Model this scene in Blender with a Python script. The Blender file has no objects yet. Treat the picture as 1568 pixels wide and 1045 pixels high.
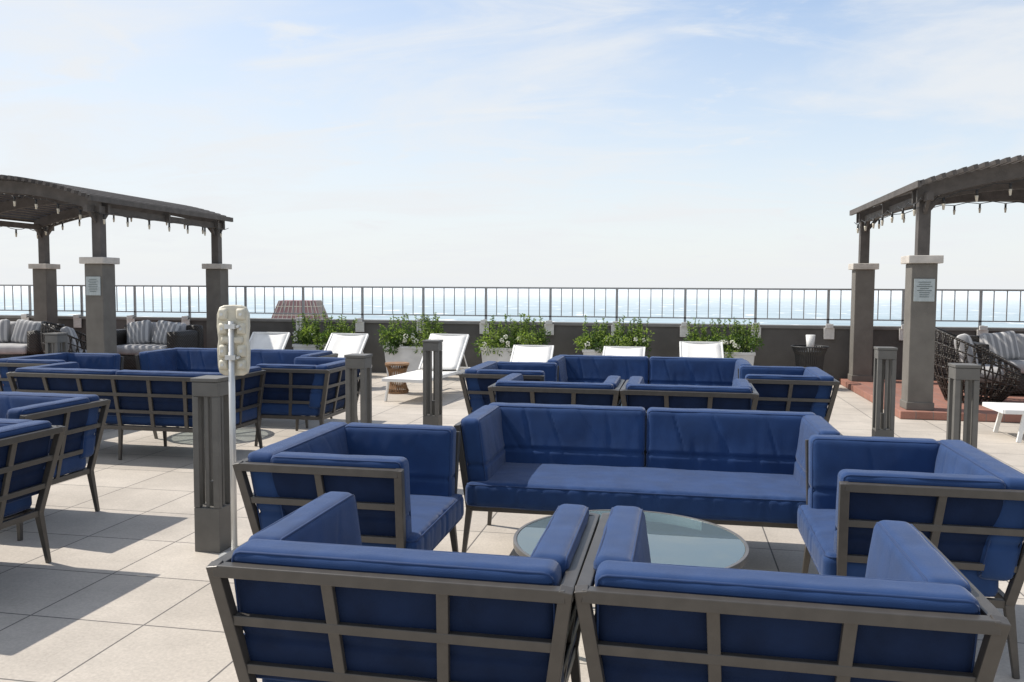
import bpy, bmesh, math, random
from mathutils import Vector, Matrix, noise
random.seed(7)
scene=bpy.context.scene
COL=scene.collection

# ---------------------------------------------------------------- materials
def new_mat(name):
    m=bpy.data.materials.new(name); m.use_nodes=True
    nt=m.node_tree
    return m,nt,nt.nodes["Principled BSDF"]
def link(nt,a,b): nt.links.new(a,b)
def mat_basic(name,col,rough=0.5,metal=0.0,var=0.15,scale=6.0,bump=0.0,bscale=80.0,spec=0.5,sheen=0.0,detail=6):
    m,nt,b=new_mat(name)
    tc=nt.nodes.new("ShaderNodeTexCoord")
    n=nt.nodes.new("ShaderNodeTexNoise"); n.inputs["Scale"].default_value=scale; n.inputs["Detail"].default_value=detail
    link(nt,tc.outputs["Object"],n.inputs["Vector"])
    r=nt.nodes.new("ShaderNodeValToRGB")
    r.color_ramp.elements[0].position=0.3; r.color_ramp.elements[1].position=0.7
    r.color_ramp.elements[0].color=[c*(1-var) for c in col]+[1]
    r.color_ramp.elements[1].color=[min(1,c*(1+var)) for c in col]+[1]
    link(nt,n.outputs["Fac"],r.inputs["Fac"]); link(nt,r.outputs["Color"],b.inputs["Base Color"])
    b.inputs["Roughness"].default_value=rough; b.inputs["Metallic"].default_value=metal
    b.inputs["Specular IOR Level"].default_value=spec
    if sheen: 
        b.inputs["Sheen Weight"].default_value=sheen; b.inputs["Sheen Roughness"].default_value=0.4
    if bump:
        n2=nt.nodes.new("ShaderNodeTexNoise"); n2.inputs["Scale"].default_value=bscale; n2.inputs["Detail"].default_value=4
        link(nt,tc.outputs["Object"],n2.inputs["Vector"])
        bp=nt.nodes.new("ShaderNodeBump"); bp.inputs["Strength"].default_value=bump; bp.inputs["Distance"].default_value=0.01
        link(nt,n2.outputs["Fac"],bp.inputs["Height"]); link(nt,bp.outputs["Normal"],b.inputs["Normal"])
    return m
M_BLUE=mat_basic("blue_fabric",(0.0150,0.044,0.130),0.8,var=0.16,scale=7,bump=0.25,bscale=420,spec=0.25,sheen=0.22)
M_PIPE=mat_basic("blue_piping",(0.013,0.037,0.112),0.7,var=0.1,scale=30,spec=0.3,sheen=0.15)
M_BLUE_SHADE=mat_basic("blue_fabric_shade",(0.0065,0.0165,0.050),0.85,var=0.2,scale=9,bump=0.2,bscale=300,spec=0.2)  # blue fabric darkened: shade on outer cushion faces put into its colour
M_FRAME=mat_basic("bronze_aluminium",(0.080,0.072,0.063),0.40,metal=0.25,var=0.10,scale=20,bump=0.05,bscale=300)
M_BOLL=mat_basic("bollard_paint",(0.130,0.123,0.110),0.55,var=0.14,scale=9,bump=0.08,bscale=150)
M_PIER=mat_basic("pier_stucco",(0.145,0.133,0.116),0.85,var=0.14,scale=5,bump=0.3,bscale=90)
M_CAP=mat_basic("cap_stone",(0.50,0.46,0.41),0.8,var=0.14,scale=8,bump=0.2,bscale=90)
M_WOOD=mat_basic("pergola_wood",(0.086,0.075,0.067),0.7,var=0.25,scale=7,bump=0.2,bscale=60)
M_WALL=mat_basic("parapet_stucco",(0.105,0.098,0.090),0.9,var=0.28,scale=1.6,bump=0.35,bscale=60,detail=10)
M_WALLCAP=mat_basic("parapet_cap",(0.20,0.19,0.175),0.8,var=0.15,scale=3,bump=0.2)
M_RAIL=mat_basic("rail_metal",(0.33,0.33,0.325),0.45,metal=0.2,var=0.1)
M_BRACK=mat_basic("rail_bracket",(0.66,0.64,0.60),0.6,var=0.12,scale=20)
M_WHITE=mat_basic("white_powdercoat",(0.74,0.73,0.70),0.5,var=0.05)
M_SLING=mat_basic("white_sling",(0.76,0.74,0.70),0.8,var=0.06,bump=0.2,bscale=300)
M_PLANT=mat_basic("planter_concrete",(0.60,0.60,0.59),0.8,var=0.14,scale=5,bump=0.2)
M_SOIL=mat_basic("soil",(0.04,0.028,0.018),0.95)
def mat_leaf(name,col,var=0.35):
    m=mat_basic(name,col,0.55,var=var,scale=9); nt=m.node_tree; b=nt.nodes["Principled BSDF"]
    out=[n for n in nt.nodes if n.type=='OUTPUT_MATERIAL'][0]
    tr=nt.nodes.new("ShaderNodeBsdfTranslucent"); tr.inputs["Color"].default_value=(col[0]*1.6,col[1]*1.6,col[2]*0.9,1)
    mx=nt.nodes.new("ShaderNodeMixShader"); mx.inputs[0].default_value=0.4
    link(nt,b.outputs[0],mx.inputs[1]); link(nt,tr.outputs[0],mx.inputs[2]); link(nt,mx.outputs[0],out.inputs["Surface"])
    return m
M_LEAFD=mat_leaf("leaf_dark",(0.055,0.105,0.022))
M_LEAFL=mat_leaf("leaf_light",(0.22,0.30,0.07),0.25)
M_FLOWER=mat_basic("petal_white",(0.82,0.82,0.72),0.6,var=0.05)
M_BLACK=mat_basic("black_metal",(0.02,0.02,0.02),0.5)
M_BROWN=mat_basic("rattan_brown",(0.26,0.145,0.07),0.6,var=0.3,scale=15)
M_SIGNPL=mat_basic("aged_white_plastic",(0.62,0.57,0.45),0.55,var=0.20,scale=16,bump=0.1)
M_POLE=mat_basic("galvanised_pole",(0.60,0.60,0.58),0.4,metal=0.4,var=0.1)
M_PLAQ=mat_basic("plaque",(0.36,0.40,0.40),0.4,var=0.1,scale=30)
M_TEXT=mat_basic("plaque_text",(0.10,0.12,0.12),0.6)
M_BULB=mat_basic("bulb_glass",(0.55,0.50,0.40),0.1,spec=0.8)
M_TABLE=mat_basic("table_metal",(0.17,0.16,0.145),0.35,metal=0.3)
M_SPOKE=mat_basic("table_spokes",(0.80,0.80,0.78),0.4)

def mat_stripe():
    m,nt,b=new_mat("striped_fabric")
    tc=nt.nodes.new("ShaderNodeTexCoord"); w=nt.nodes.new("ShaderNodeTexWave")
    w.inputs["Scale"].default_value=4.0; w.bands_direction='X'
    r=nt.nodes.new("ShaderNodeValToRGB"); r.color_ramp.interpolation='CONSTANT'
    r.color_ramp.elements[0].color=(0.28,0.28,0.285,1); r.color_ramp.elements[1].position=0.68; r.color_ramp.elements[1].color=(0.52,0.51,0.50,1)
    link(nt,tc.outputs["Object"],w.inputs["Vector"]); link(nt,w.outputs["Fac"],r.inputs["Fac"]); link(nt,r.outputs["Color"],b.inputs["Base Color"])
    b.inputs["Roughness"].default_value=0.9
    return m
M_STRIPE=mat_stripe()
M_GREY=mat_basic("grey_fabric",(0.40,0.39,0.385),0.9,bump=0.2,bscale=200)
def mat_wicker():
    m,nt,b=new_mat("dark_wicker")
    tc=nt.nodes.new("ShaderNodeTexCoord")
    w=nt.nodes.new("ShaderNodeTexWave"); w.inputs["Scale"].default_value=14; w.bands_direction='Z'
    w2=nt.nodes.new("ShaderNodeTexWave"); w2.inputs["Scale"].default_value=12; w2.bands_direction='DIAGONAL'
    for x in (w,w2): link(nt,tc.outputs["Object"],x.inputs["Vector"])
    mu=nt.nodes.new("ShaderNodeMath"); mu.operation='MULTIPLY'; link(nt,w.outputs["Fac"],mu.inputs[0]); link(nt,w2.outputs["Fac"],mu.inputs[1])
    r=nt.nodes.new("ShaderNodeValToRGB"); r.color_ramp.elements[0].color=(0.010,0.008,0.006,1); r.color_ramp.elements[1].color=(0.075,0.06,0.048,1)
    link(nt,mu.outputs[0],r.inputs["Fac"]); link(nt,r.outputs["Color"],b.inputs["Base Color"])
    bp=nt.nodes.new("ShaderNodeBump"); bp.inputs["Strength"].default_value=0.8; bp.inputs["Distance"].default_value=0.01
    link(nt,mu.outputs[0],bp.inputs["Height"]); link(nt,bp.outputs["Normal"],b.inputs["Normal"])
    b.inputs["Roughness"].default_value=0.5
    return m
M_WICK=mat_wicker()

def mat_tiles(name,c1,c2,mortar,size,msize,stain=0.18):
    m,nt,b=new_mat(name)
    tc=nt.nodes.new("ShaderNodeTexCoord")
    mp=nt.nodes.new("ShaderNodeMapping"); mp.inputs["Location"].default_value=(2.44,0.13,0)
    link(nt,tc.outputs["Object"],mp.inputs["Vector"])
    br=nt.nodes.new("ShaderNodeTexBrick"); br.offset=0; br.squash=1
    br.inputs["Scale"].default_value=1; br.inputs["Brick Width"].default_value=size; br.inputs["Row Height"].default_value=size
    br.inputs["Mortar Size"].default_value=msize; br.inputs["Mortar Smooth"].default_value=0.1; br.inputs["Bias"].default_value=0
    br.inputs["Color1"].default_value=(*c1,1); br.inputs["Color2"].default_value=(*c2,1); br.inputs["Mortar"].default_value=(*mortar,1)
    link(nt,mp.outputs["Vector"],br.inputs["Vector"])
    n=nt.nodes.new("ShaderNodeTexNoise"); n.inputs["Scale"].default_value=1.1; n.inputs["Detail"].default_value=10; n.inputs["Roughness"].default_value=0.7
    link(nt,tc.outputs["Object"],n.inputs["Vector"])
    n3=nt.nodes.new("ShaderNodeTexNoise"); n3.inputs["Scale"].default_value=60; n3.inputs["Detail"].default_value=6; n3.inputs["Roughness"].default_value=0.7
    link(nt,tc.outputs["Object"],n3.inputs["Vector"])
    r=nt.nodes.new("ShaderNodeMapRange"); r.inputs["From Min"].default_value=0.3; r.inputs["From Max"].default_value=0.7
    r.inputs["To Min"].default_value=1-stain; r.inputs["To Max"].default_value=1+stain*0.4
    link(nt,n.outputs["Fac"],r.inputs["Value"])
    r3=nt.nodes.new("ShaderNodeMapRange"); r3.inputs["From Min"].default_value=0.3; r3.inputs["From Max"].default_value=0.7
    r3.inputs["To Min"].default_value=0.84; r3.inputs["To Max"].default_value=1.12
    link(nt,n3.outputs["Fac"],r3.inputs["Value"])
    mm=nt.nodes.new("ShaderNodeMath"); mm.operation='MULTIPLY'; link(nt,r.outputs[0],mm.inputs[0]); link(nt,r3.outputs[0],mm.inputs[1])
    mx=nt.nodes.new("ShaderNodeVectorMath"); mx.operation='SCALE'
    link(nt,br.outputs["Color"],mx.inputs[0]); link(nt,mm.outputs[0],mx.inputs["Scale"])
    link(nt,mx.outputs["Vector"],b.inputs["Base Color"])
    b.inputs["Roughness"].default_value=0.7; b.inputs["Specular IOR Level"].default_value=0.3
    bp=nt.nodes.new("ShaderNodeBump"); bp.inputs["Strength"].default_value=0.5; bp.inputs["Distance"].default_value=0.004; bp.invert=True
    link(nt,br.outputs["Fac"],bp.inputs["Height"]); link(nt,bp.outputs["Normal"],b.inputs["Normal"])
    return m
M_FLOOR=mat_tiles("porcelain_pavers",(0.535,0.478,0.408),(0.485,0.432,0.368),(0.15,0.137,0.124),0.61,0.0048,0.26)
M_TERRA=mat_tiles("terracotta_tiles",(0.36,0.175,0.13),(0.31,0.15,0.11),(0.22,0.17,0.15),0.2,0.006)

def mat_glass():
    m=bpy.data.materials.new("table_glass"); m.use_nodes=True; nt=m.node_tree
    for n in list(nt.nodes): nt.nodes.remove(n)
    o=nt.nodes.new("ShaderNodeOutputMaterial"); t=nt.nodes.new("ShaderNodeBsdfTransparent"); g=nt.nodes.new("ShaderNodeBsdfGlossy")
    t.inputs["Color"].default_value=(0.90,0.97,0.98,1); g.inputs["Roughness"].default_value=0.0; g.inputs["Color"].default_value=(0.95,1,1,1)
    d=nt.nodes.new("ShaderNodeBsdfDiffuse"); d.inputs["Color"].default_value=(0.58,0.76,0.80,1)
    m2=nt.nodes.new("ShaderNodeMixShader"); m2.inputs[0].default_value=0.17; link(nt,t.outputs[0],m2.inputs[1]); link(nt,d.outputs[0],m2.inputs[2])
    f=nt.nodes.new("ShaderNodeFresnel"); f.inputs["IOR"].default_value=1.5
    mx=nt.nodes.new("ShaderNodeMixShader"); link(nt,f.outputs[0],mx.inputs[0]); link(nt,m2.outputs[0],mx.inputs[1]); link(nt,g.outputs[0],mx.inputs[2])
    link(nt,mx.outputs[0],o.inputs["Surface"])
    return m
M_GLASS=mat_glass()
def mat_sea():
    m,nt,b=new_mat("sea_water")
    tc=nt.nodes.new("ShaderNodeTexCoord")
    n=nt.nodes.new("ShaderNodeTexNoise"); n.inputs["Scale"].default_value=0.004; n.inputs["Detail"].default_value=8
    mp=nt.nodes.new("ShaderNodeMapping"); mp.inputs["Scale"].default_value=(1,3.5,1)
    link(nt,tc.outputs["Object"],mp.inputs["Vector"]); link(nt,mp.outputs[0],n.inputs["Vector"])
    r=nt.nodes.new("ShaderNodeValToRGB")
    r.color_ramp.elements[0].position=0.3; r.color_ramp.elements[0].color=(0.25,0.34,0.38,1)
    r.color_ramp.elements[1].position=0.62; r.color_ramp.elements[1].color=(0.37,0.46,0.49,1)
    link(nt,n.outputs["Fac"],r.inputs["Fac"])
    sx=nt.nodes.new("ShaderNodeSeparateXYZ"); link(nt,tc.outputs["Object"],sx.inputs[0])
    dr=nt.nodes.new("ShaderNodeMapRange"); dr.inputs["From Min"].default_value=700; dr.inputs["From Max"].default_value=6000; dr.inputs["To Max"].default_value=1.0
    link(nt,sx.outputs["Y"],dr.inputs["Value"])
    hz=nt.nodes.new("ShaderNodeMix"); hz.data_type='RGBA'; link(nt,dr.outputs[0],hz.inputs[0]); link(nt,r.outputs["Color"],hz.inputs[6]); hz.inputs[7].default_value=(0.66,0.70,0.715,1)  # aerial haze painted into the water colour, paler with distance
    n2=nt.nodes.new("ShaderNodeTexNoise"); n2.inputs["Scale"].default_value=0.02; n2.inputs["Detail"].default_value=6; n2.inputs["Roughness"].default_value=0.6
    mp2=nt.nodes.new("ShaderNodeMapping"); mp2.inputs["Scale"].default_value=(1.0,0.35,1)
    link(nt,tc.outputs["Object"],mp2.inputs["Vector"]); link(nt,mp2.outputs[0],n2.inputs["Vector"])
    r2=nt.nodes.new("ShaderNodeValToRGB"); r2.color_ramp.elements[0].position=0.60; r2.color_ramp.elements[0].color=(0,0,0,1)
    r2.color_ramp.elements[1].position=0.66; r2.color_ramp.elements[1].color=(1,1,1,1); link(nt,n2.outputs["Fac"],r2.inputs["Fac"])
    mx=nt.nodes.new("ShaderNodeMix"); mx.data_type='RGBA'; link(nt,r2.outputs["Color"],mx.inputs[0]); link(nt,hz.outputs[2],mx.inputs[6]); mx.inputs[7].default_value=(0.78,0.80,0.80,1)
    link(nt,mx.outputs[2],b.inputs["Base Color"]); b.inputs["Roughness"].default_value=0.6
    return m
M_SEA=mat_sea()
M_SAND=mat_basic("sand",(0.45,0.39,0.30),0.95,scale=0.05)
M_MAROON=mat_basic("maroon_roof",(0.32,0.19,0.19),0.8,scale=0.5)
M_STONEW=mat_basic("building_wall",(0.42,0.37,0.32),0.9,scale=0.2)
M_DARKGL=mat_basic("window_dark",(0.03,0.04,0.05),0.2)

# ---------------------------------------------------------------- mesh helpers
def finish(bm,name,mats,smooth=False,bevel=0.0,weld=False):
    bmesh.ops.recalc_face_normals(bm,faces=bm.faces)
    me=bpy.data.meshes.new(name); bm.to_mesh(me); bm.free()
    for m in mats: me.materials.append(m)
    if smooth:
        for p in me.polygons: p.use_smooth=True
    me["bevel"]=bevel
    return me
def obj(name,me,parent=None,loc=(0,0,0),rot=0.0):
    o=bpy.data.objects.new(name,me); COL.objects.link(o)
    o.location=loc; o.rotation_euler=(0,0,rot)
    if parent: o.parent=parent
    bv=me.get("bevel",0) if me else 0
    if bv:
        md=o.modifiers.new("bevel",'BEVEL'); md.width=bv; md.segments=2; md.limit_method='ANGLE'
    return o
def empty(name,loc=(0,0,0),rot=0.0):
    o=bpy.data.objects.new(name,None); COL.objects.link(o); o.location=loc; o.rotation_euler=(0,0,rot); o.empty_display_size=0.2
    return o
def bar(bm,a,b,w,h,mi=0,w2=None,h2=None,ref=None):
    a=Vector(a); b=Vector(b); d=(b-a).normalized()
    up=Vector(ref) if ref else (Vector((0,0,1)) if abs(d.z)<0.9 else Vector((0,1,0)))
    s=d.cross(up).normalized(); u=s.cross(d).normalized()
    w2=w if w2 is None else w2; h2=h if h2 is None else h2
    vs=[]
    for c,ww,hh in ((a,w,h),(b,w2,h2)):
        for sx,sy in ((-1,-1),(1,-1),(1,1),(-1,1)):
            vs.append(bm.verts.new(c+s*sx*ww/2+u*sy*hh/2))
    for f in ((0,3,2,1),(4,5,6,7),(0,1,5,4),(1,2,6,5),(2,3,7,6),(3,0,4,7)):
        fc=bm.faces.new([vs[i] for i in f]); fc.material_index=mi
def box(bm,x0,x1,y0,y1,z0,z1,mi=0):
    vs=[bm.verts.new((x,y,z)) for z in (z0,z1) for x,y in ((x0,y0),(x1,y0),(x1,y1),(x0,y1))]
    for f in ((0,3,2,1),(4,5,6,7),(0,1,5,4),(1,2,6,5),(2,3,7,6),(3,0,4,7)):
        fc=bm.faces.new([vs[i] for i in f]); fc.material_index=mi
def tube(bm,pts,r,n=8,mi=0,closed=False,r2=None):
    pts=[Vector(p) for p in pts]; rings=[]; N=len(pts)
    for i,p in enumerate(pts):
        if closed: d=(pts[(i+1)%N]-pts[i-1])
        else: d=(pts[min(i+1,N-1)]-pts[max(i-1,0)])
        d.normalize(); up=Vector((0,0,1)) if abs(d.z)<0.9 else Vector((1,0,0))
        s=d.cross(up).normalized(); u=s.cross(d)
        rr=r if r2 is None else r+(r2-r)*i/(N-1)
        rings.append([bm.verts.new(p+(s*math.cos(t)+u*math.sin(t))*rr) for t in [2*math.pi*k/n for k in range(n)]])
    for i in range(N if closed else N-1):
        A=rings[i]; B=rings[(i+1)%N]
        for k in range(n):
            f=bm.faces.new((A[k],A[(k+1)%n],B[(k+1)%n],B[k])); f.material_index=mi; f.smooth=True
    if not closed:
        for R in (rings[0],rings[-1]):
            f=bm.faces.new(R); f.material_index=mi
def piping(bm,size,center,r,axis,shear,mi,rad=0.0045):
    h=[s/2 for s in size]; o=[a for a in range(3) if a!=axis]; ins=0.29*r
    for sg in (-1,1):
        P=[]; a,b=h[o[0]]-ins,h[o[1]]-ins; cr=r*0.8
        def seg(p,q,step=0.05):
            n=max(1,int((Vector(q)-Vector(p)).length/step)); return [Vector(p).lerp(Vector(q),i/n) for i in range(n)]
        corners=[(a,b,0),(-a,b,90),(-a,-b,180),(a,-b,270)]
        loop=[]
        for cx,cy,st in corners:
            mx,my=cx-math.copysign(cr,cx),cy-math.copysign(cr,cy)
            loop.append([(mx+cr*math.cos(math.radians(st+t)),my+cr*math.sin(math.radians(st+t))) for t in (0,30,60,90)])
        for i in range(4):
            P+= [Vector(p) for p in loop[i][:-1]]
            P+= seg(loop[i][-1],loop[(i+1)%4][0])
        out=[]
        for p in P:
            v=Vector((0,0,0)); v[o[0]]=p[0]; v[o[1]]=p[1]; v[axis]=sg*(h[axis]-ins)
            if shear: v+=Vector(shear)*v.z
            out.append(v+Vector(center))
        tube(bm,out,rad,6,mi,closed=True)
def cushion(bm,size,center,r,res=0.025,axis=1,puff=0.015,seam=None,seed=0,shear=None,wr=0.004,mi=0,pucker=0.006,frontpuck=False,fold=0.0,inner=0,pipe=None,shade_mi=None):
    """rounded, slightly puffed and wrinkled cushion with a sewn channel"""
    h=[s/2 for s in size]
    ns=[max(2,int(round(s/res))) for s in size]
    def coord(i,a):
        x=-1+2*i/ns[a]; return x*h[a]
    cache={}
    def V(i,j,k):
        key=(i,j,k)
        if key in cache: return cache[key]
        p=Vector((coord(i,0),coord(j,1),coord(k,2)))
        inn=Vector([max(-(h[a]-r),min(h[a]-r,p[a])) for a in range(3)])
        d=p-inn; nrm=d.normalized(); q=inn+nrm*r
        o=[a for a in range(3) if a!=axis]
        u=p[o[0]]/h[o[0]]; v=p[o[1]]/h[o[1]]
        side=nrm[axis]
        edge=max(0.0,1-u*u)**0.6*max(0.0,1-v*v)**0.6
        q[axis]+=side*puff*edge
        g=noise.noise(Vector((q.x*5+seed*3.1,q.y*5,q.z*5+seed)))*wr+noise.noise(Vector((q.x*14,q.y*14+seed*7,q.z*9)))*wr*0.4
        q+=nrm*g
        if seam is not None and axis!=2:
            dz=q.z-seam; al=q[o[0]]
            q+=-nrm*0.012*math.exp(-(dz/0.010)**2)*(1.0 if abs(side)>0.2 or abs(nrm.z)<0.3 else 0)
            if side*inner>0.2:
                q[axis]+=side*0.006*math.exp(-(dz/0.05)**2)
                pk=noise.noise(Vector((al*15+seed*5,1.7+dz*2,seed)))
                q[axis]-=side*pucker*2.2*max(0,pk)**1.5*math.exp(-abs(dz)/0.08)
                if fold:
                    fo=noise.noise(Vector((al*3.6+seed*2+dz*1.5,dz*0.8,seed+4)))
                    amp=0.5+0.5*noise.noise(Vector((al*2.3+seed*9,dz*3,seed)))
                    q[axis]-=side*fold*amp*math.exp(-(fo/0.035)**2)*(0.3 if dz<0 else 1.0)*min(1,edge*2)
        if frontpuck and nrm.y<-0.3:
            pk=noise.noise(Vector((q.x*20,q.z*2,seed)))
            q.y+=0.014*max(0,pk)*(-nrm.y)
        if frontpuck and nrm.z>0.3:
            q.z-=0.008*max(0,noise.noise(Vector((q.x*15,q.y*3,seed+2))))*math.exp(-(q.y+h[1])/0.08)
        if shear: q+=Vector(shear)*q.z
        w=bm.verts.new(q+Vector(center)); cache[key]=w; return w
    def face(a,b,c,d,m=None):
        f=bm.faces.new((a,b,c,d)); f.smooth=True; f.material_index=mi if m is None else m
    X,Y,Z=ns
    def shade_slot(ax,sg,k):
        if shade_mi is None or ax!=axis or sg!=-inner: return None
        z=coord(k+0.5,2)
        return shade_mi if z<h[2]-r*0.9 else None
    for k0 in (0,Z):
        for i in range(X):
            for j in range(Y): face(V(i,j,k0),V(i+1,j,k0),V(i+1,j+1,k0),V(i,j+1,k0))
    for j0 in (0,Y):
        for i in range(X):
            for k in range(Z): face(V(i,j0,k),V(i+1,j0,k),V(i+1,j0,k+1),V(i,j0,k+1),shade_slot(1,1 if j0 else -1,k))
    for i0 in (0,X):
        for j in range(Y):
            for k in range(Z): face(V(i0,j,k),V(i0,j+1,k),V(i0,j+1,k+1),V(i0,j,k+1),shade_slot(0,1 if i0 else -1,k))
    if pipe is not None: piping(bm,size,center,r,axis,shear,pipe)

# ---------------------------------------------------------------- lounge seating
ZT,ZB=0.775,0.30
LEV=[ZT,0.617,0.458,ZB]
def seat_meshes(W,cols,nback,name,res):
    D=0.84; FX,FY=0.07,0.10
    def C(sx,back,z):
        t=(ZT-z)/(ZT-ZB)
        return Vector((sx*(W/2-0.02-FX*t),(D/2-0.02-FY*t) if back else (-D/2+0.05+0.01*t),z))
    bm=bmesh.new()
    for i,z in enumerate(LEV):
        th=0.036 if i in (0,3) else 0.03
        bar(bm,C(-1,1,z),C(1,1,z),0.028 if i else 0.04,th)
        for s in (-1,1):
            bar(bm,C(s,0,z),C(s,1,z),0.026 if i else 0.04,th)
    bar(bm,C(-1,0,ZB)+Vector((0,0,0)),C(1,0,ZB),0.03,0.036)
    for s in (-1,1):
        for b in (0,1):
            top=C(s,b,ZT+0.018); bot=C(s,b,ZB)
            bar(bm,top,bot,0.038,0.038)
            foot=bot+Vector((s*0.03,0.03 if b else -0.03,0)); foot.z=0.0
            bar(bm,bot,foot,0.037,0.037,w2=0.024,h2=0.024)
        m1=(C(s,0,ZT)+C(s,1,ZT))/2; m2=(C(s,0,ZB)+C(s,1,ZB))/2
        bar(bm,m1,m2,0.033,0.02,ref=(1,0,0))
    for k in range(1,cols):
        f=k/cols
        bar(bm,C(-1,1,ZT).lerp(C(1,1,ZT),f),C(-1,1,ZB).lerp(C(1,1,ZB),f),0.035,0.02)
    for k in range(1,6):
        y=-D/2+0.08+k*0.11
        bar(bm,(-(W/2-0.1),y,ZB),(W/2-0.1,y,ZB),0.03,0.012)
    if cols>3:
        for b in (0,1):
            p=(C(-1,b,ZB)+C(1,b,ZB))/2
            bar(bm,p,(p.x,p.y+(0.02 if b else -0.02),0),0.034,0.034,w2=0.024,h2=0.024)
    fr=finish(bm,name+"_frame",[M_FRAME],bevel=0.003)
    bm=bmesh.new()
    hz=0.43; cz=0.617; lean=FY/(ZT-ZB)*0.9; flare=FX/(ZT-ZB)*0.9
    yb=D/2-0.02-FY*(ZT-cz)/(ZT-ZB)-0.02-0.07
    wtot=W-0.09
    for i in range(nback):
        w=wtot/nback
        x=-wtot/2+w*(i+0.5)
        cushion(bm,(w-0.006,0.14,hz),(x,yb,cz),0.034,res,1,0.010,seam=-0.06,seed=i+1,shear=(0,lean,0),fold=0.012 if nback>1 else 0.006,inner=-1,pucker=0.008 if nback>1 else 0.005,pipe=1,shade_mi=2)
    for s in (-1,1):
        xa=s*(W/2-0.02-FX*(ZT-cz)/(ZT-ZB)-0.02-0.055)
        cushion(bm,(0.12,0.64,hz-0.005),(xa,-D/2+0.04+0.32,cz),0.032,res,0,0.006,seam=-0.06,seed=s+5,shear=(s*flare,0,0),inner=-s,pucker=0.004,fold=0.003,pipe=1,shade_mi=2)
    cushion(bm,(W-0.15,0.70,0.14),(0,-D/2-0.015+0.35,0.39),0.036,res,2,0.018,seed=9,wr=0.005,frontpuck=True,pipe=1)
    cu=finish(bm,name+"_cushions",[M_BLUE,M_PIPE,M_BLUE_SHADE],weld=False)
    return fr,cu
CH=seat_meshes(1.07,3,1,"chair",0.0115)
SO=seat_meshes(2.20,6,2,"sofa",0.0115)
def place_seat(kind,x,y,rot):
    e=empty("lounge_chair" if kind=='c' else "outdoor_sofa",(x,y,0),math.radians(rot+random.uniform(-0.8,0.8)))
    fr,cu=(CH if kind=='c' else SO)
    obj("frame",fr,e); obj("cushions",cu,e)
# near group
place_seat('c',-0.787,2.63,180); place_seat('c',0.288,2.64,180)
place_seat('c',-1.56,4.08,90); place_seat('c',1.09,4.23,-90); place_seat('s',-0.165,5.2,0)
# group behind
place_seat('c',-0.955,7.19,180); place_seat('c',0.125,7.19,180)
place_seat('c',-1.56,8.25,90); place_seat('c',1.03,8.38,-90); place_seat('s',-0.27,9.40,0)
# left near group
place_seat('c',-3.87,3.77,-90); place_seat('s',-5.05,4.98,0); place_seat('c',-5.62,1.75,180); place_seat('c',-4.53,1.75,180)
# left far group
place_seat('s',-4.99,7.25,180); place_seat('c',-6.60,8.20,90)
place_seat('c',-3.72,8.30,-90); place_seat('s',-5.12,9.34,0)

# ---------------------------------------------------------------- coffee tables
def ring(bm,r0,r1,z0,z1,n=96,mi=0):
    vs=[]
    for k in range(n):
        a=2*math.pi*k/n; c,s=math.cos(a),math.sin(a)
        vs.append([bm.verts.new((r*c,r*s,z)) for r,z in ((r0,z0),(r1,z0),(r1,z1),(r0,z1))])
    for k in range(n):
        A=vs[k];B=vs[(k+1)%n]
        for i in range(4):
            f=bm.faces.new((A[i],A[(i+1)%4],B[(i+1)%4],B[i])); f.material_index=mi
def disc(bm,r,z0,z1,n=96,mi=0):
    b=[bm.verts.new((r*math.cos(2*math.pi*k/n),r*math.sin(2*math.pi*k/n),z0)) for k in range(n)]
    t=[bm.verts.new((v.co.x,v.co.y,z1)) for v in b]
    f=bm.faces.new(b[::-1]); f.material_index=mi
    f=bm.faces.new(t); f.material_index=mi
    for k in range(n):
        f=bm.faces.new((b[k],b[(k+1)%n],t[(k+1)%n],t[k])); f.material_index=mi
bm=bmesh.new(); disc(bm,0.525,0.414,0.424); T_GL=finish(bm,"glass_top",[M_GLASS])
bm=bmesh.new(); ring(bm,0.527,0.543,0.398,0.427); ring(bm,0.495,0.5265,0.392,0.410)
for k in range(4):
    a=math.pi/4+k*math.pi/2; c,s=math.cos(a),math.sin(a)
    bar(bm,(0.50*c,0.50*s,0.391),(0.42*c,0.42*s,0.0),0.045,0.02,w2=0.03,h2=0.02)
ring(bm,0.10,0.145,0.392,0.409,mi=1)
for k in range(8):
    a=k*math.pi/4; c,s=math.cos(a),math.sin(a)
    bar(bm,(0.494*c,0.494*s,0.402),(0.146*c,0.146*s,0.402),0.055,0.014,1)
T_FR=finish(bm,"table_frame",[M_TABLE,M_SPOKE],bevel=0.002)
for x,y in ((-0.19,3.95),(-0.25,8.2),(-5.1,3.6),(-5.1,8.35)):
    e=empty("glass_coffee_table",(x,y,0),0.2); obj("glass_top",T_GL,e); obj("base",T_FR,e)

# ---------------------------------------------------------------- bollard lights
bm=bmesh.new(); s=0.083
box(bm,-s,s,-s,s,0,0.27); box(bm,-s,s,-s,s,0.945,1.03); box(bm,-s-0.006,s+0.006,-s-0.006,s+0.006,1.033,1.055)
for sx in (-1,1):
    for sy in (-1,1):
        box(bm,min(sx*s,sx*(s-0.038)),max(sx*s,sx*(s-0.038)),min(sy*s,sy*(s-0.038)),max(sy*s,sy*(s-0.038)),0.272,0.943)
for k in range(4):
    a=k*math.pi/2; c,t=math.cos(a),math.sin(a)
    cx,cy=c*(s-0.018),t*(s-0.018); hx,hy=(0.004,0.012) if abs(c)>0.5 else (0.012,0.004)
    box(bm,cx-hx,cx+hx,cy-hy,cy+hy,0.272,0.943)
box(bm,-0.022,0.022,-0.022,0.022,0.272,0.42,0)
BO=finish(bm,"bollard",[M_BOLL],bevel=0.003)
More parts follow.
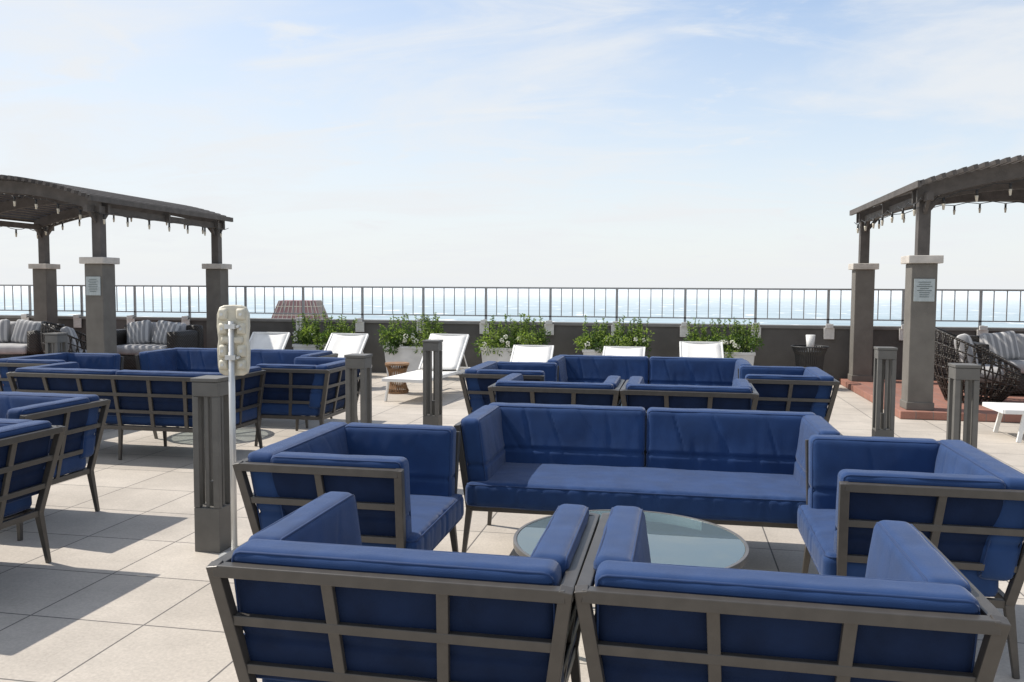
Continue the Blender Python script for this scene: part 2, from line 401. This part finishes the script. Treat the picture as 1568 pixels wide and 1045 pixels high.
for x,y in ((-2.74,4.68),(-2.52,6.54),(-2.47,8.53),(2.12,6.79),(1.99,8.62),(-7.03,8.66)):
    e=empty("bollard_light",(x,y,0)); obj("louvre_post",BO,e)

# ---------------------------------------------------------------- sign on pole
e=empty("sign_post",(-2.525,4.53,0),math.radians(10))
bm=bmesh.new(); tube(bm,[(0,0,0),(0,0,1.40)],0.018,16); tube(bm,[(0,0,0),(0,0,0.02)],0.09,24)
for z in (1.19,1.37): box(bm,-0.030,0.030,-0.026,0.028,z-0.014,z+0.014)
for z in (1.19,1.37): tube(bm,[(0.045,0.01,z),(0.045,-0.03,z)],0.008,8)
obj("pole",finish(bm,"pole",[M_POLE]),e)
bm=bmesh.new()
prof=[(0.0,-0.21),(0.055,-0.21),(0.082,-0.195),(0.092,-0.16),(0.096,-0.06),(0.088,0.0),(0.096,0.08),(0.094,0.15),(0.078,0.19),(0.05,0.202),(0.0,0.205)]
out=[(x,z) for x,z in prof]+[(-x,z) for x,z in prof[-2:0:-1]]
rings=[]
for sc,y in ((0.90,0.024),(0.97,0.028),(1.0,0.036),(1.0,0.052),(0.93,0.06)):
    rings.append([bm.verts.new((x*sc,y,1.29+z*sc)) for x,z in out])
n=len(out)
for a,b in zip(rings,rings[1:]):
    for k in range(n): bm.faces.new((a[k],a[(k+1)%n],b[(k+1)%n],b[k]))
bm.faces.new(rings[0]); bm.faces.new(rings[-1])
for sx in (-1,1):
    for zc,hh in ((1.145,0.06),(1.225,0.075),(1.355,0.07),(1.44,0.07)):
        cushion(bm,(0.055,0.034,hh),(sx*0.052,0.022,zc),0.015,0.007,1,0.006,wr=0,seed=1)
for x in (-0.055,0.055):
    for z in (1.145,1.225,1.355,1.44): 
        tube(bm,[(x,0.01,z),(x,-0.006,z)],0.009,12,mi=1)
cushion(bm,(0.13,0.035,0.045),(0,0.018,1.29),0.015,0.01,1,0.004,wr=0)
obj("sign_panel",finish(bm,"sign_panel",[M_SIGNPL,M_POLE]),e)

# ---------------------------------------------------------------- floor, parapet, railing
bm=bmesh.new(); vs=[bm.verts.new(v) for v in ((-40,-15,0),(30,-15,0),(30,15.2,0),(-40,15.2,0))]; bm.faces.new(vs)
obj("roof_terrace_floor",finish(bm,"floor",[M_FLOOR]))
bm=bmesh.new(); box(bm,-40,30,-15,15.45,-45,-0.02); obj("terrace_building",finish(bm,"terrace_building",[M_STONEW]))
e=empty("parapet_wall"); QW=15.2
bm=bmesh.new(); box(bm,-40,30,QW,QW+0.25,-0.01,0.93); obj("wall",finish(bm,"wall",[M_WALL]),e)
bm=bmesh.new(); box(bm,-40,30,QW-0.025,QW+0.275,0.932,0.985); obj("coping",finish(bm,"coping",[M_WALLCAP],bevel=0.006),e)
e=empty("metal_railing")
bm=bmesh.new(); bb=bmesh.new()
k0,k1=-20,16; x0=-3.41
bar(bm,(x0+1.2*k0,QW+0.1,1.605),(x0+1.2*k1,QW+0.1,1.605),0.05,0.03)
bar(bm,(x0+1.2*k0,QW+0.1,1.09),(x0+1.2*k1,QW+0.1,1.09),0.03,0.022)
for k in range(k0,k1+1):
    x=x0+1.2*k
    bar(bm,(x,QW+0.1,0.985),(x,QW+0.1,1.60),0.042,0.03)
    bar(bm,(x,QW+0.1,1.01),(x,QW-0.06,1.01),0.04,0.03)
    box(bb,x-0.085,x+0.085,QW-0.055,QW-0.027,0.76,0.955)
    box(bb,x-0.06,x+0.06,QW-0.09,QW-0.057,0.95,1.02)
    if k<k1:
        for j in range(1,6):
            xx=x+0.2*j; bar(bm,(xx,QW+0.1,1.10),(xx,QW+0.1,1.59),0.015,0.015)
obj("rails",finish(bm,"rails",[M_RAIL]),e); obj("brackets",finish(bb,"brackets",[M_BRACK],bevel=0.004),e)

# ---------------------------------------------------------------- pergolas
def pergola(px):
    e=empty("pergola",(px,0,0))
    hw=1.86; q0,q1=11.47,14.82; rh=1.99; ph=0.15; ch=0.20
    Z=lambda d:3.27-0.34*(d/rh)**2
    bm=bmesh.new()
    for sx in (-1,1):
        for q in (q0,q1):
            x=sx*hw; box(bm,x-ph,x+ph,q-ph,q+ph,0.10,1.93)
            box(bm,x-ph-0.014,x+ph+0.014,q-ph-0.014,q+ph+0.014,0.101,0.20)
    obj("piers",finish(bm,"piers",[M_PIER],bevel=0.008),e)
    bm=bmesh.new()
    for sx in (-1,1):
        for q in (q0,q1):
            x=sx*hw; box(bm,x-ch,x+ch,q-ch,q+ch,1.932,2.03)
    obj("caps",finish(bm,"caps",[M_CAP],bevel=0.008),e)
    bm=bmesh.new()
    for sx in (-1,1):
        for q in (q0,q1):
            x=sx*hw; box(bm,x-0.07,x+0.07,q-0.07,q+0.07,2.032,2.80)
            for dq in (-1,1):
                bar(bm,(x,q+dq*0.06,2.56),(x,q+dq*0.22,2.74),0.04,0.05)
            bar(bm,(x-sx*0.06,q,2.60),(x-sx*0.24,q,2.82),0.04,0.05)
    N=20
    for q in (q0-0.1,q0+0.1,q1-0.1,q1+0.1,(q0+q1)/2):
        for i in range(N):
            d0=-rh+0.02+(2*rh-0.04)*i/N; d1=-rh+0.02+(2*rh-0.04)*(i+1)/N
            vs=[]
            for d in (d0,d1):
                zt=Z(d)-0.065; zb=zt-0.18
                for yy,zz in ((-0.024,zb),(0.024,zb),(0.024,zt),(-0.024,zt)): vs.append(bm.verts.new((d,q+yy,zz)))
            for f in ((0,1,5,4),(1,2,6,5),(2,3,7,6),(3,0,4,7)): bm.faces.new([vs[j] for j in f])
            if i==0: bm.faces.new(vs[0:4])
            if i==N-1: bm.faces.new(vs[4:8])
    for sx in (-1,1):
        bar(bm,(sx*(rh+0.035),q0-0.42,Z(rh)-0.05),(sx*(rh+0.035),q1+0.30,Z(rh)-0.05),0.04,0.08)
        bar(bm,(sx*hw,q0-0.3,2.745),(sx*hw,q1+0.26,2.745),0.07,0.10)
    n=int(2*rh/0.115)
    for i in range(n+1):
        d=-rh+2*rh*i/n; sl=math.atan(-0.68*d/rh/rh)
        bar(bm,(d,q0-0.42,Z(d)-0.03),(d,q1+0.30,Z(d)-0.03),0.048,0.055,ref=(-math.sin(sl),0,math.cos(sl)))
    obj("timber_roof",finish(bm,"timber_roof",[M_WOOD]),e)
    bm=bmesh.new()
    def run(a,b,n,sag):
        a=Vector(a);b=Vector(b); P=[]
        for i in range(n*4+1):
            t=i/(n*4); u=(t*n)%1.0
            p=a.lerp(b,t); p.z=p.z-sag*4*u*(1-u); P.append(p)
        return P
    def lights(P,every):
        tube(bm,P,0.006,5,0)
        for i in range(2,len(P),every):
            p=P[i]; tube(bm,[p,p-Vector((0,0,0.07))],0.016,8,0); 
            c=p-Vector((0,0,0.07)); tube(bm,[c,c-Vector((0,0,0.02)),c-Vector((0,0,0.05)),c-Vector((0,0,0.075))],0.022,8,1,r2=0.012)
    for s in (-1,1): lights(run((s*(hw+0.11),q0-0.3,2.72),(s*(hw+0.11),q1+0.25,2.72),7,0.05),4)
    P=[]
    for i in range(41):
        d=-hw+2*hw*i/40; P.append(Vector((d,q0-0.16,Z(d)-0.27-0.03*math.sin(i*math.pi/4)**2)))
    lights(P,4)
    P=[Vector((p.x,q1-0.16,p.z)) for p in P]; lights(P,4)
    obj("string_lights",finish(bm,"string_lights",[M_BLACK,M_BULB]),e)
    return e
pergola(-10.39); pergola(4.90)
for px in (-10.39,4.90):
    bm=bmesh.new(); box(bm,px-2.12,px+2.12,11.18,15.19,0.004,0.10); obj("terracotta_platform",finish(bm,"platform",[M_TERRA],bevel=0.006))
def plaque(x,y,z):
    e=empty("plaque_sign",(x,y,z)); bm=bmesh.new(); box(bm,-0.12,0.12,-0.014,0.0,-0.14,0.14)
    obj("plate",finish(bm,"plate",[M_PLAQ],bevel=0.002),e)
    bm=bmesh.new()
    for i in range(8):
        w=random.uniform(0.05,0.09); box(bm,-w,w,-0.017,-0.0145,0.095-0.026*i,0.103-0.026*i)
    obj("lettering",finish(bm,"lettering",[M_TEXT]),e)
plaque(3.04,11.319,1.60); plaque(-8.53,11.319,1.60)

# ---------------------------------------------------------------- planters with flowering plants
def plant_mesh(seed):
    rnd=random.Random(seed); bm=bmesh.new()
    def leaf(p,d,L,w,mi):
        d=d.normalized(); s=d.cross(Vector((rnd.uniform(-1,1),rnd.uniform(-1,1),rnd.uniform(-.3,1)))).normalized()
        n=s.cross(d)
        a=bm.verts.new(p); b=bm.verts.new(p+d*L*0.5+s*w+n*0.01); c=bm.verts.new(p+d*L-Vector((0,0,L*0.15))); e=bm.verts.new(p+d*L*0.5-s*w+n*0.01)
        f=bm.faces.new((a,b,c,e)); f.material_index=mi
    clumps=[(rnd.uniform(-0.54,0.54),rnd.uniform(-0.24,0.12),rnd.uniform(-0.02,0.22),rnd.uniform(0.08,0.15)) for _ in range(32)]
    for cx,cy,cz,cr in clumps:
        dark=rnd.random()<0.45
        for _ in range(90):
            v=Vector((rnd.gauss(0,1),rnd.gauss(0,1),rnd.gauss(0,1))).normalized()
            rr=cr*rnd.uniform(0.3,1.1)
            p=Vector((cx,cy,cz))+v*rr
            leaf(p,v+Vector((0,0,rnd.uniform(-0.4,0.8))),rnd.uniform(0.035,0.07),rnd.uniform(0.009,0.017),0 if (dark or rnd.random()<0.25) else 1)
    for _ in range(46):
        x=rnd.uniform(-0.52,0.52); y=rnd.uniform(-0.08,0.14); H=rnd.uniform(0.30,0.60); lean=rnd.uniform(-0.10,0.10)
        tube(bm,[(x,y,0.0),(x+lean*0.5,y,H*0.5),(x+lean,y,H)],0.004,4,0)
        for k in range(38):
            t=rnd.uniform(0.3,1.0); a=rnd.uniform(0,6.28)
            leaf(Vector((x+lean*t,y,H*t)),Vector((math.cos(a),math.sin(a),rnd.uniform(0.2,1.0))),rnd.uniform(0.03,0.065),0.010,1 if rnd.random()<0.7 else 0)
    for _ in range(10):
        x=rnd.uniform(-0.52,0.52); y=rnd.uniform(-0.30,-0.12); z=rnd.uniform(0.0,0.22); R=rnd.uniform(0.02,0.042)
        for k in range(26):
            v=Vector((rnd.gauss(0,1),rnd.gauss(0,1),rnd.gauss(0,1))).normalized()
            leaf(Vector((x,y,z))+v*R*0.7,v,0.025,0.012,2)
    me=finish(bm,"flowering_foliage",[M_LEAFD,M_LEAFL,M_FLOWER]); return me
bm=bmesh.new(); 
def taper_box(bm,w,d,z0,z1,k,mi=0):
    vs=[bm.verts.new((sx*w/2*kk,sy*d/2*kk,z)) for z,kk in ((z0,k),(z1,1.0)) for sx,sy in ((-1,-1),(1,-1),(1,1),(-1,1))]
    for f in ((0,3,2,1),(0,1,5,4),(1,2,6,5),(2,3,7,6),(3,0,4,7)):
        bm.faces.new([vs[i] for i in f]).material_index=mi
taper_box(bm,1.0,0.42,0.0,0.52,0.9)
box(bm,-0.515,0.515,-0.225,-0.18,0.522,0.57); box(bm,-0.515,0.515,0.18,0.225,0.522,0.57)
box(bm,-0.515,-0.47,-0.179,0.179,0.522,0.57); box(bm,0.47,0.515,-0.179,0.179,0.522,0.57)
box(bm,-0.469,0.469,-0.179,0.179,0.50,0.54,1)
PB=finish(bm,"planter_box",[M_PLANT,M_SOIL],bevel=0.004)
for i,x in enumerate((-6.25,-4.53,-2.77,-1.0,0.80)):
    e=empty("flower_planter",(x,14.5,0)); obj("box",PB,e); obj("foliage",plant_mesh(i+3),e,(0,0,0.55))

# ---------------------------------------------------------------- chaise lounges
def chaise(x,y,rot,ztop,name="chaise_lounge"):
    e=empty(name,(x,y,0),math.radians(rot))
    L=0.72; dz=ztop-0.34; dy=math.sqrt(max(0.02,L*L-dz*dz))
    bm=bmesh.new(); w=0.31
    for s in (-1,1):
        bar(bm,(s*w,-1.0,0.32),(s*w,0.95,0.32),0.03,0.045)
        bar(bm,(s*w,0.30,0.345),(s*w,0.30+dy,ztop),0.028,0.04)
        for yy in (-0.80,0.70): bar(bm,(s*(w-0.002),yy,0.30),(s*(w+0.02),yy+(0.06 if yy>0 else -0.06),0),0.03,0.045)
        bar(bm,(s*(w-0.03),0.30+dy*0.6,0.34+dz*0.6),(s*(w-0.03),0.85,0.33),0.015,0.02)
    bar(bm,(-w,-1.0,0.32),(w,-1.0,0.32),0.03,0.045); bar(bm,(-w,0.95,0.32),(w,0.95,0.32),0.03,0.045); bar(bm,(-w,0.30+dy,ztop),(w,0.30+dy,ztop),0.03,0.03)
    obj("frame",finish(bm,"frame",[M_WHITE],bevel=0.004),e)
    bm=bmesh.new()
    def sheet(a,b,sag,N=10):
        a=Vector(a); b=Vector(b); d=(b-a).normalized(); nn=Vector((0,-d.z,d.y)); rows=[]
        for i in range(N+1):
            t=i/N; row=[]
            for j in range(7):
                u=-1+2*j/6; p=a.lerp(b,t)+Vector((u*0.294,0,0))-nn*sag*(1-u*u)*(0.6+0.4*math.sin(t*math.pi))
                row.append(bm.verts.new(p))
            rows.append(row)
        for i in range(N):
            for j in range(6):
                f=bm.faces.new((rows[i][j],rows[i][j+1],rows[i+1][j+1],rows[i+1][j])); f.smooth=True
    sheet((0,-0.98,0.344),(0,0.30,0.344),0.025); sheet((0,0.31,0.366),(0,0.30+dy-0.005,ztop+0.012),0.03)
    me=finish(bm,"sling",[M_SLING]); o2=obj("sling",me,e); md=o2.modifiers.new("thick",'SOLIDIFY'); md.thickness=0.005
for x,q,zt,r in ((-6.5,12.95,0.84,2),(-5.2,12.95,0.84,-3),(-3.55,12.9,0.86,-6),(-2.14,13.15,0.68,3),(-0.77,13.2,0.68,-1),(0.44,13.2,0.78,2)):
    chaise(x,q-0.75,r,zt)
chaise(4.45,10.05,-90,0.62)

# ---------------------------------------------------------------- rattan stool
e=empty("rattan_stool",(-4.12,12.3,0)); bm=bmesh.new(); disc(bm,0.185,0.43,0.46,40); disc(bm,0.17,0.0,0.03,40)
for sgn in (1,-1):
    for k in range(28):
        a=2*math.pi*k/28; P=[]
        for i in range(9):
            t=i/8; r=0.118+0.055*(2*t-1)**2; aa=a+sgn*0.35*t; P.append((r*math.cos(aa),r*math.sin(aa),0.03+0.40*t))
        tube(bm,P,0.008,5)
obj("stool_body",finish(bm,"stool",[M_BROWN]),e)

# ---------------------------------------------------------------- trash can
e=empty("trash_can",(2.17,14.4,0)); bm=bmesh.new()
prof=[(0.0,0.20),(0.08,0.20),(0.35,0.20),(0.55,0.22),(0.64,0.26),(0.68,0.285)]
for k in range(40):
    a=2*math.pi*k/40; P=[(r*math.cos(a),r*math.sin(a),z) for z,r in prof]
    for p,q in zip(P,P[1:]): bar(bm,p,q,0.02,0.006)
for z,r in ((0.03,0.2),(0.35,0.2),(0.68,0.285)): tube(bm,[(r*math.cos(t*math.pi/20),r*math.sin(t*math.pi/20),z) for t in range(40)],0.012,6,closed=True)
obj("basket",finish(bm,"basket",[M_BLACK]),e)
bm=bmesh.new(); disc(bm,0.185,0.02,0.60,32); obj("liner",finish(bm,"liner",[M_BLACK]),e)
e=empty("paper_cup",(2.17,14.35,0.60)); bm=bmesh.new(); tube(bm,[(0,0,0),(0,0,0.27)],0.05,20,r2=0.075); obj("cup_body",finish(bm,"cup",[M_WHITE]),e)

# ---------------------------------------------------------------- wicker furniture
def wicker_sofa(x,y,w,rot):
    e=empty("wicker_sofa",(x,y,0.1),math.radians(rot)); bm=bmesh.new(); d=0.84
    cushion(bm,(w,d,0.30),(0,0,0.17),0.03,0.1,2,0,wr=0,pucker=0)
    cushion(bm,(w,0.16,0.50),(0,d/2-0.08,0.57),0.04,0.08,1,0,wr=0)
    for s in (-1,1): cushion(bm,(0.22,d-0.17,0.42),(s*(w/2-0.11),-0.085,0.53),0.04,0.08,0,0,wr=0)
    obj("wicker_body",finish(bm,"wicker_body",[M_WICK]),e)
    bm=bmesh.new(); cushion(bm,(w-0.46,0.66,0.15),(0,-0.10,0.40),0.05,0.05,2,0.02)
    n=2; ww=(w-0.48)/n
    for i in range(n): cushion(bm,(ww-0.02,0.16,0.40),(-(w-0.48)/2+ww*(i+.5),0.19,0.66),0.06,0.05,1,0.03,seed=i,shear=(0,0.25,0))
    obj("seat_cushions",finish(bm,"seat_cushions",[M_GREY]),e)
    for i,sx in enumerate((-1,1)):
        bm=bmesh.new(); cushion(bm,(0.44,0.13,0.42),(0,0,0),0.05,0.04,1,0.04,seed=i+4)
        o=obj("throw_pillow",finish(bm,"throw_pillow",[M_STRIPE]),e,(sx*(w/2-0.48),0.02,0.68)); o.rotation_euler=(-0.3,sx*0.15,0)
wicker_sofa(-8.97,13.4,1.5,0); wicker_sofa(-11.45,13.0,1.5,8); wicker_sofa(5.15,13.55,1.8,-3)
def lattice_chair(x,y,rot,z=0.1,scl=1.0):
    e=empty("lattice_armchair",(x,y,z),math.radians(rot)); e.scale=(scl,scl,scl); bm=bmesh.new()
    def P(a,t):
        b=0.5-0.5*math.cos(a); H=0.40+0.50*b**0.9
        zz=H*t; r=0.28+0.20*math.sin(min(1,t*1.05)*math.pi*0.62)+0.05*b
        return Vector((r*math.sin(a),-r*math.cos(a)*1.0,0.02+zz))
    n=34
    for sg in (1,-1):
        for k in range(n):
            a0=2*math.pi*k/n; pts=[P(a0+sg*0.22*t/10,t/10) for t in range(11)]
            tube(bm,pts,0.011,5)
    for t in (0.0,0.17,0.33,0.5,0.66,0.83,1.0): tube(bm,[P(2*math.pi*k/48,t) for k in range(48)],0.016 if t in (0,1) else 0.011,6,closed=True)
    obj("lattice_shell",finish(bm,"lattice_shell",[M_WICK]),e)
    bm=bmesh.new(); cushion(bm,(0.60,0.58,0.16),(0,0.0,0.36),0.07,0.05,2,0.03); obj("seat_cushion",finish(bm,"seat_cushion",[M_GREY]),e)
    bm=bmesh.new(); cushion(bm,(0.46,0.14,0.44),(0,0,0),0.05,0.04,1,0.04); o=obj("throw_pillow",finish(bm,"throw_pillow",[M_STRIPE]),e,(0,0.12,0.62)); o.rotation_euler=(-0.3,0.1,0)
lattice_chair(-9.45,12.15,120); lattice_chair(4.02,12.4,75,scl=1.08)

# ---------------------------------------------------------------- distant building, beach and sea
e=empty("hotel_tower",(-64.7,140,0),math.radians(14))
bm=bmesh.new()
def frust(bm,w0,d0,z0,w1,d1,z1,mi):
    vs=[bm.verts.new((sx*w/2,sy*d/2,z)) for z,w,d in ((z0,w0,d0),(z1,w1,d1)) for sx,sy in ((-1,-1),(1,-1),(1,1),(-1,1))]
    for f in ((0,3,2,1),(4,5,6,7),(0,1,5,4),(1,2,6,5),(2,3,7,6),(3,0,4,7)): bm.faces.new([vs[i] for i in f]).material_index=mi
frust(bm,12,12,-9,6.2,6.2,-0.75,0); frust(bm,14,14,-45,12.6,12.6,-9.05,1)
for k in range(-5,6):
    for fx,fy in ((0,-1),(1,0)):
        a=k/5.5
        if fx==0: bar(bm,(a*6,-6.03,-9),(a*3.1,-3.13,-0.75),0.14,0.14,2)
        else: bar(bm,(6.03,a*6,-9),(3.13,a*3.1,-0.75),0.14,0.14,2)
for t in (0.12,0.3,0.5):
    z=-0.75-8.25*t; h=3.1+2.9*t+0.05; bar(bm,(-h,-h,z),(h,-h,z),0.16,0.16,2); bar(bm,(h,-h,z),(h,h,z),0.16,0.16,2)
for f in range(8):
    for k in range(-3,4): box(bm,k*1.7-0.5,k*1.7+0.5,-7.1,-6.6,-13-f*4,-11-f*4,3)
obj("tower_body",finish(bm,"tower_body",[M_MAROON,M_STONEW,M_CAP,M_DARKGL]),e)
bm=bmesh.new(); vs=[bm.verts.new(v) for v in ((-3000,-600,-45),(3000,-600,-45),(3000,330,-45),(-3000,330,-45))]; bm.faces.new(vs); obj("beach_ground",finish(bm,"beach",[M_SAND]))
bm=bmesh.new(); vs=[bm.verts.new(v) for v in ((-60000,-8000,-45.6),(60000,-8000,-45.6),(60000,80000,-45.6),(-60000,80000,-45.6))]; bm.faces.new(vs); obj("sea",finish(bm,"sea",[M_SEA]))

# ---------------------------------------------------------------- light and sky
sd=Vector((-0.70,0.12,0.83)).normalized()
el=math.asin(sd.z); az=math.atan2(sd.x,sd.y)
L=bpy.data.lights.new("sun",'SUN'); L.energy=5.0; L.angle=math.radians(0.5); L.color=(1.0,0.95,0.88)
so=bpy.data.objects.new("sun",L); COL.objects.link(so); so.rotation_euler=(-sd).to_track_quat('-Z','Y').to_euler()
w=bpy.data.worlds.new("World"); scene.world=w; w.use_nodes=True; nt=w.node_tree
for n in list(nt.nodes): nt.nodes.remove(n)
o=nt.nodes.new("ShaderNodeOutputWorld"); bg=nt.nodes.new("ShaderNodeBackground"); bg.inputs["Strength"].default_value=0.12
sk=nt.nodes.new("ShaderNodeTexSky"); sk.sky_type='NISHITA'; sk.sun_disc=False; sk.sun_elevation=el; sk.sun_rotation=az%(2*math.pi)
sk.air_density=1.0; sk.dust_density=0.5; sk.ozone_density=1.2
tc=nt.nodes.new("ShaderNodeTexCoord"); sp=nt.nodes.new("ShaderNodeSeparateXYZ"); link(nt,tc.outputs["Generated"],sp.inputs[0])
def math_node(op,a,b):
    m=nt.nodes.new("ShaderNodeMath"); m.operation=op
    for i,v in enumerate((a,b)):
        if v is None: continue
        if isinstance(v,(int,float)): m.inputs[i].default_value=v
        else: link(nt,v,m.inputs[i])
    return m.outputs[0]
def mrange(v,a,b,c,d,smooth=False):
    r=nt.nodes.new("ShaderNodeMapRange"); r.inputs["From Min"].default_value=a; r.inputs["From Max"].default_value=b
    r.inputs["To Min"].default_value=c; r.inputs["To Max"].default_value=d
    if smooth: r.interpolation_type='SMOOTHSTEP'
    link(nt,v,r.inputs["Value"]); return r.outputs[0]
zz=math_node('MAXIMUM',sp.outputs["Z"],0.0); dn=math_node('ADD',zz,0.16)
cx=math_node('DIVIDE',sp.outputs["X"],dn); cy=math_node('DIVIDE',sp.outputs["Y"],dn)
cb=nt.nodes.new("ShaderNodeCombineXYZ"); link(nt,cx,cb.inputs[0]); link(nt,cy,cb.inputs[1])
def cloud(loc,scl,rot,ns,det,rough,dist,lo,hi,mxv):
    mp=nt.nodes.new("ShaderNodeMapping"); mp.inputs["Location"].default_value=loc; mp.inputs["Scale"].default_value=scl; mp.inputs["Rotation"].default_value=(0,0,rot)
    link(nt,cb.outputs[0],mp.inputs["Vector"])
    n1=nt.nodes.new("ShaderNodeTexNoise"); n1.inputs["Scale"].default_value=ns; n1.inputs["Detail"].default_value=det; n1.inputs["Roughness"].default_value=rough; n1.inputs["Distortion"].default_value=dist
    link(nt,mp.outputs[0],n1.inputs["Vector"])
    return mrange(n1.outputs["Fac"],lo,hi,0,mxv,True)
c1=cloud((1.3,0.4,0),(0.8,1.0,1),0.3,1.1,10,0.58,0.4,0.42,0.68,0.85)
c2=cloud((4.1,2.7,0),(0.5,1.6,1),-0.5,2.0,9,0.62,0.8,0.48,0.74,0.8)
c3=cloud((7.7,1.9,0),(1.0,1.0,1),0.9,3.2,10,0.6,0.3,0.56,0.74,0.8)
haze=mrange(sp.outputs["Z"],0.0,0.38,0.96,0.10)
west=mrange(sp.outputs["X"],0.15,-0.70,0.0,0.50)
inv=lambda v: math_node('SUBTRACT',1.0,v)
keep=math_node('MULTIPLY',math_node('MULTIPLY',math_node('MULTIPLY',inv(c1),inv(c3)),inv(c2)),math_node('MULTIPLY',inv(haze),inv(west)))
fac=inv(keep)
hs=nt.nodes.new("ShaderNodeHueSaturation"); hs.inputs["Saturation"].default_value=1.10; hs.inputs["Value"].default_value=1.55; link(nt,sk.outputs[0],hs.inputs["Color"])
mx=nt.nodes.new("ShaderNodeMix"); mx.data_type='RGBA'; link(nt,fac,mx.inputs[0]); link(nt,hs.outputs[0],mx.inputs[6]); mx.inputs[7].default_value=(7.1,7.3,7.5,1)
link(nt,mx.outputs[2],bg.inputs["Color"]); link(nt,bg.outputs[0],o.inputs["Surface"])

# ---------------------------------------------------------------- camera
cam=bpy.data.cameras.new("camera"); cam.sensor_width=36; cam.lens=29.85; cam.clip_start=0.05; cam.clip_end=200000
co=bpy.data.objects.new("camera",cam); COL.objects.link(co)
R=Matrix.Rotation(math.radians(10.8),4,'Z')@Matrix.Rotation(math.radians(90-3.565),4,'X')@Matrix.Rotation(math.radians(0.29),4,'Z')
co.matrix_world=Matrix.Translation((0,0,1.6))@R
scene.camera=co
scene.view_settings.view_transform='Standard'; scene.view_settings.look='None'; scene.view_settings.exposure=0
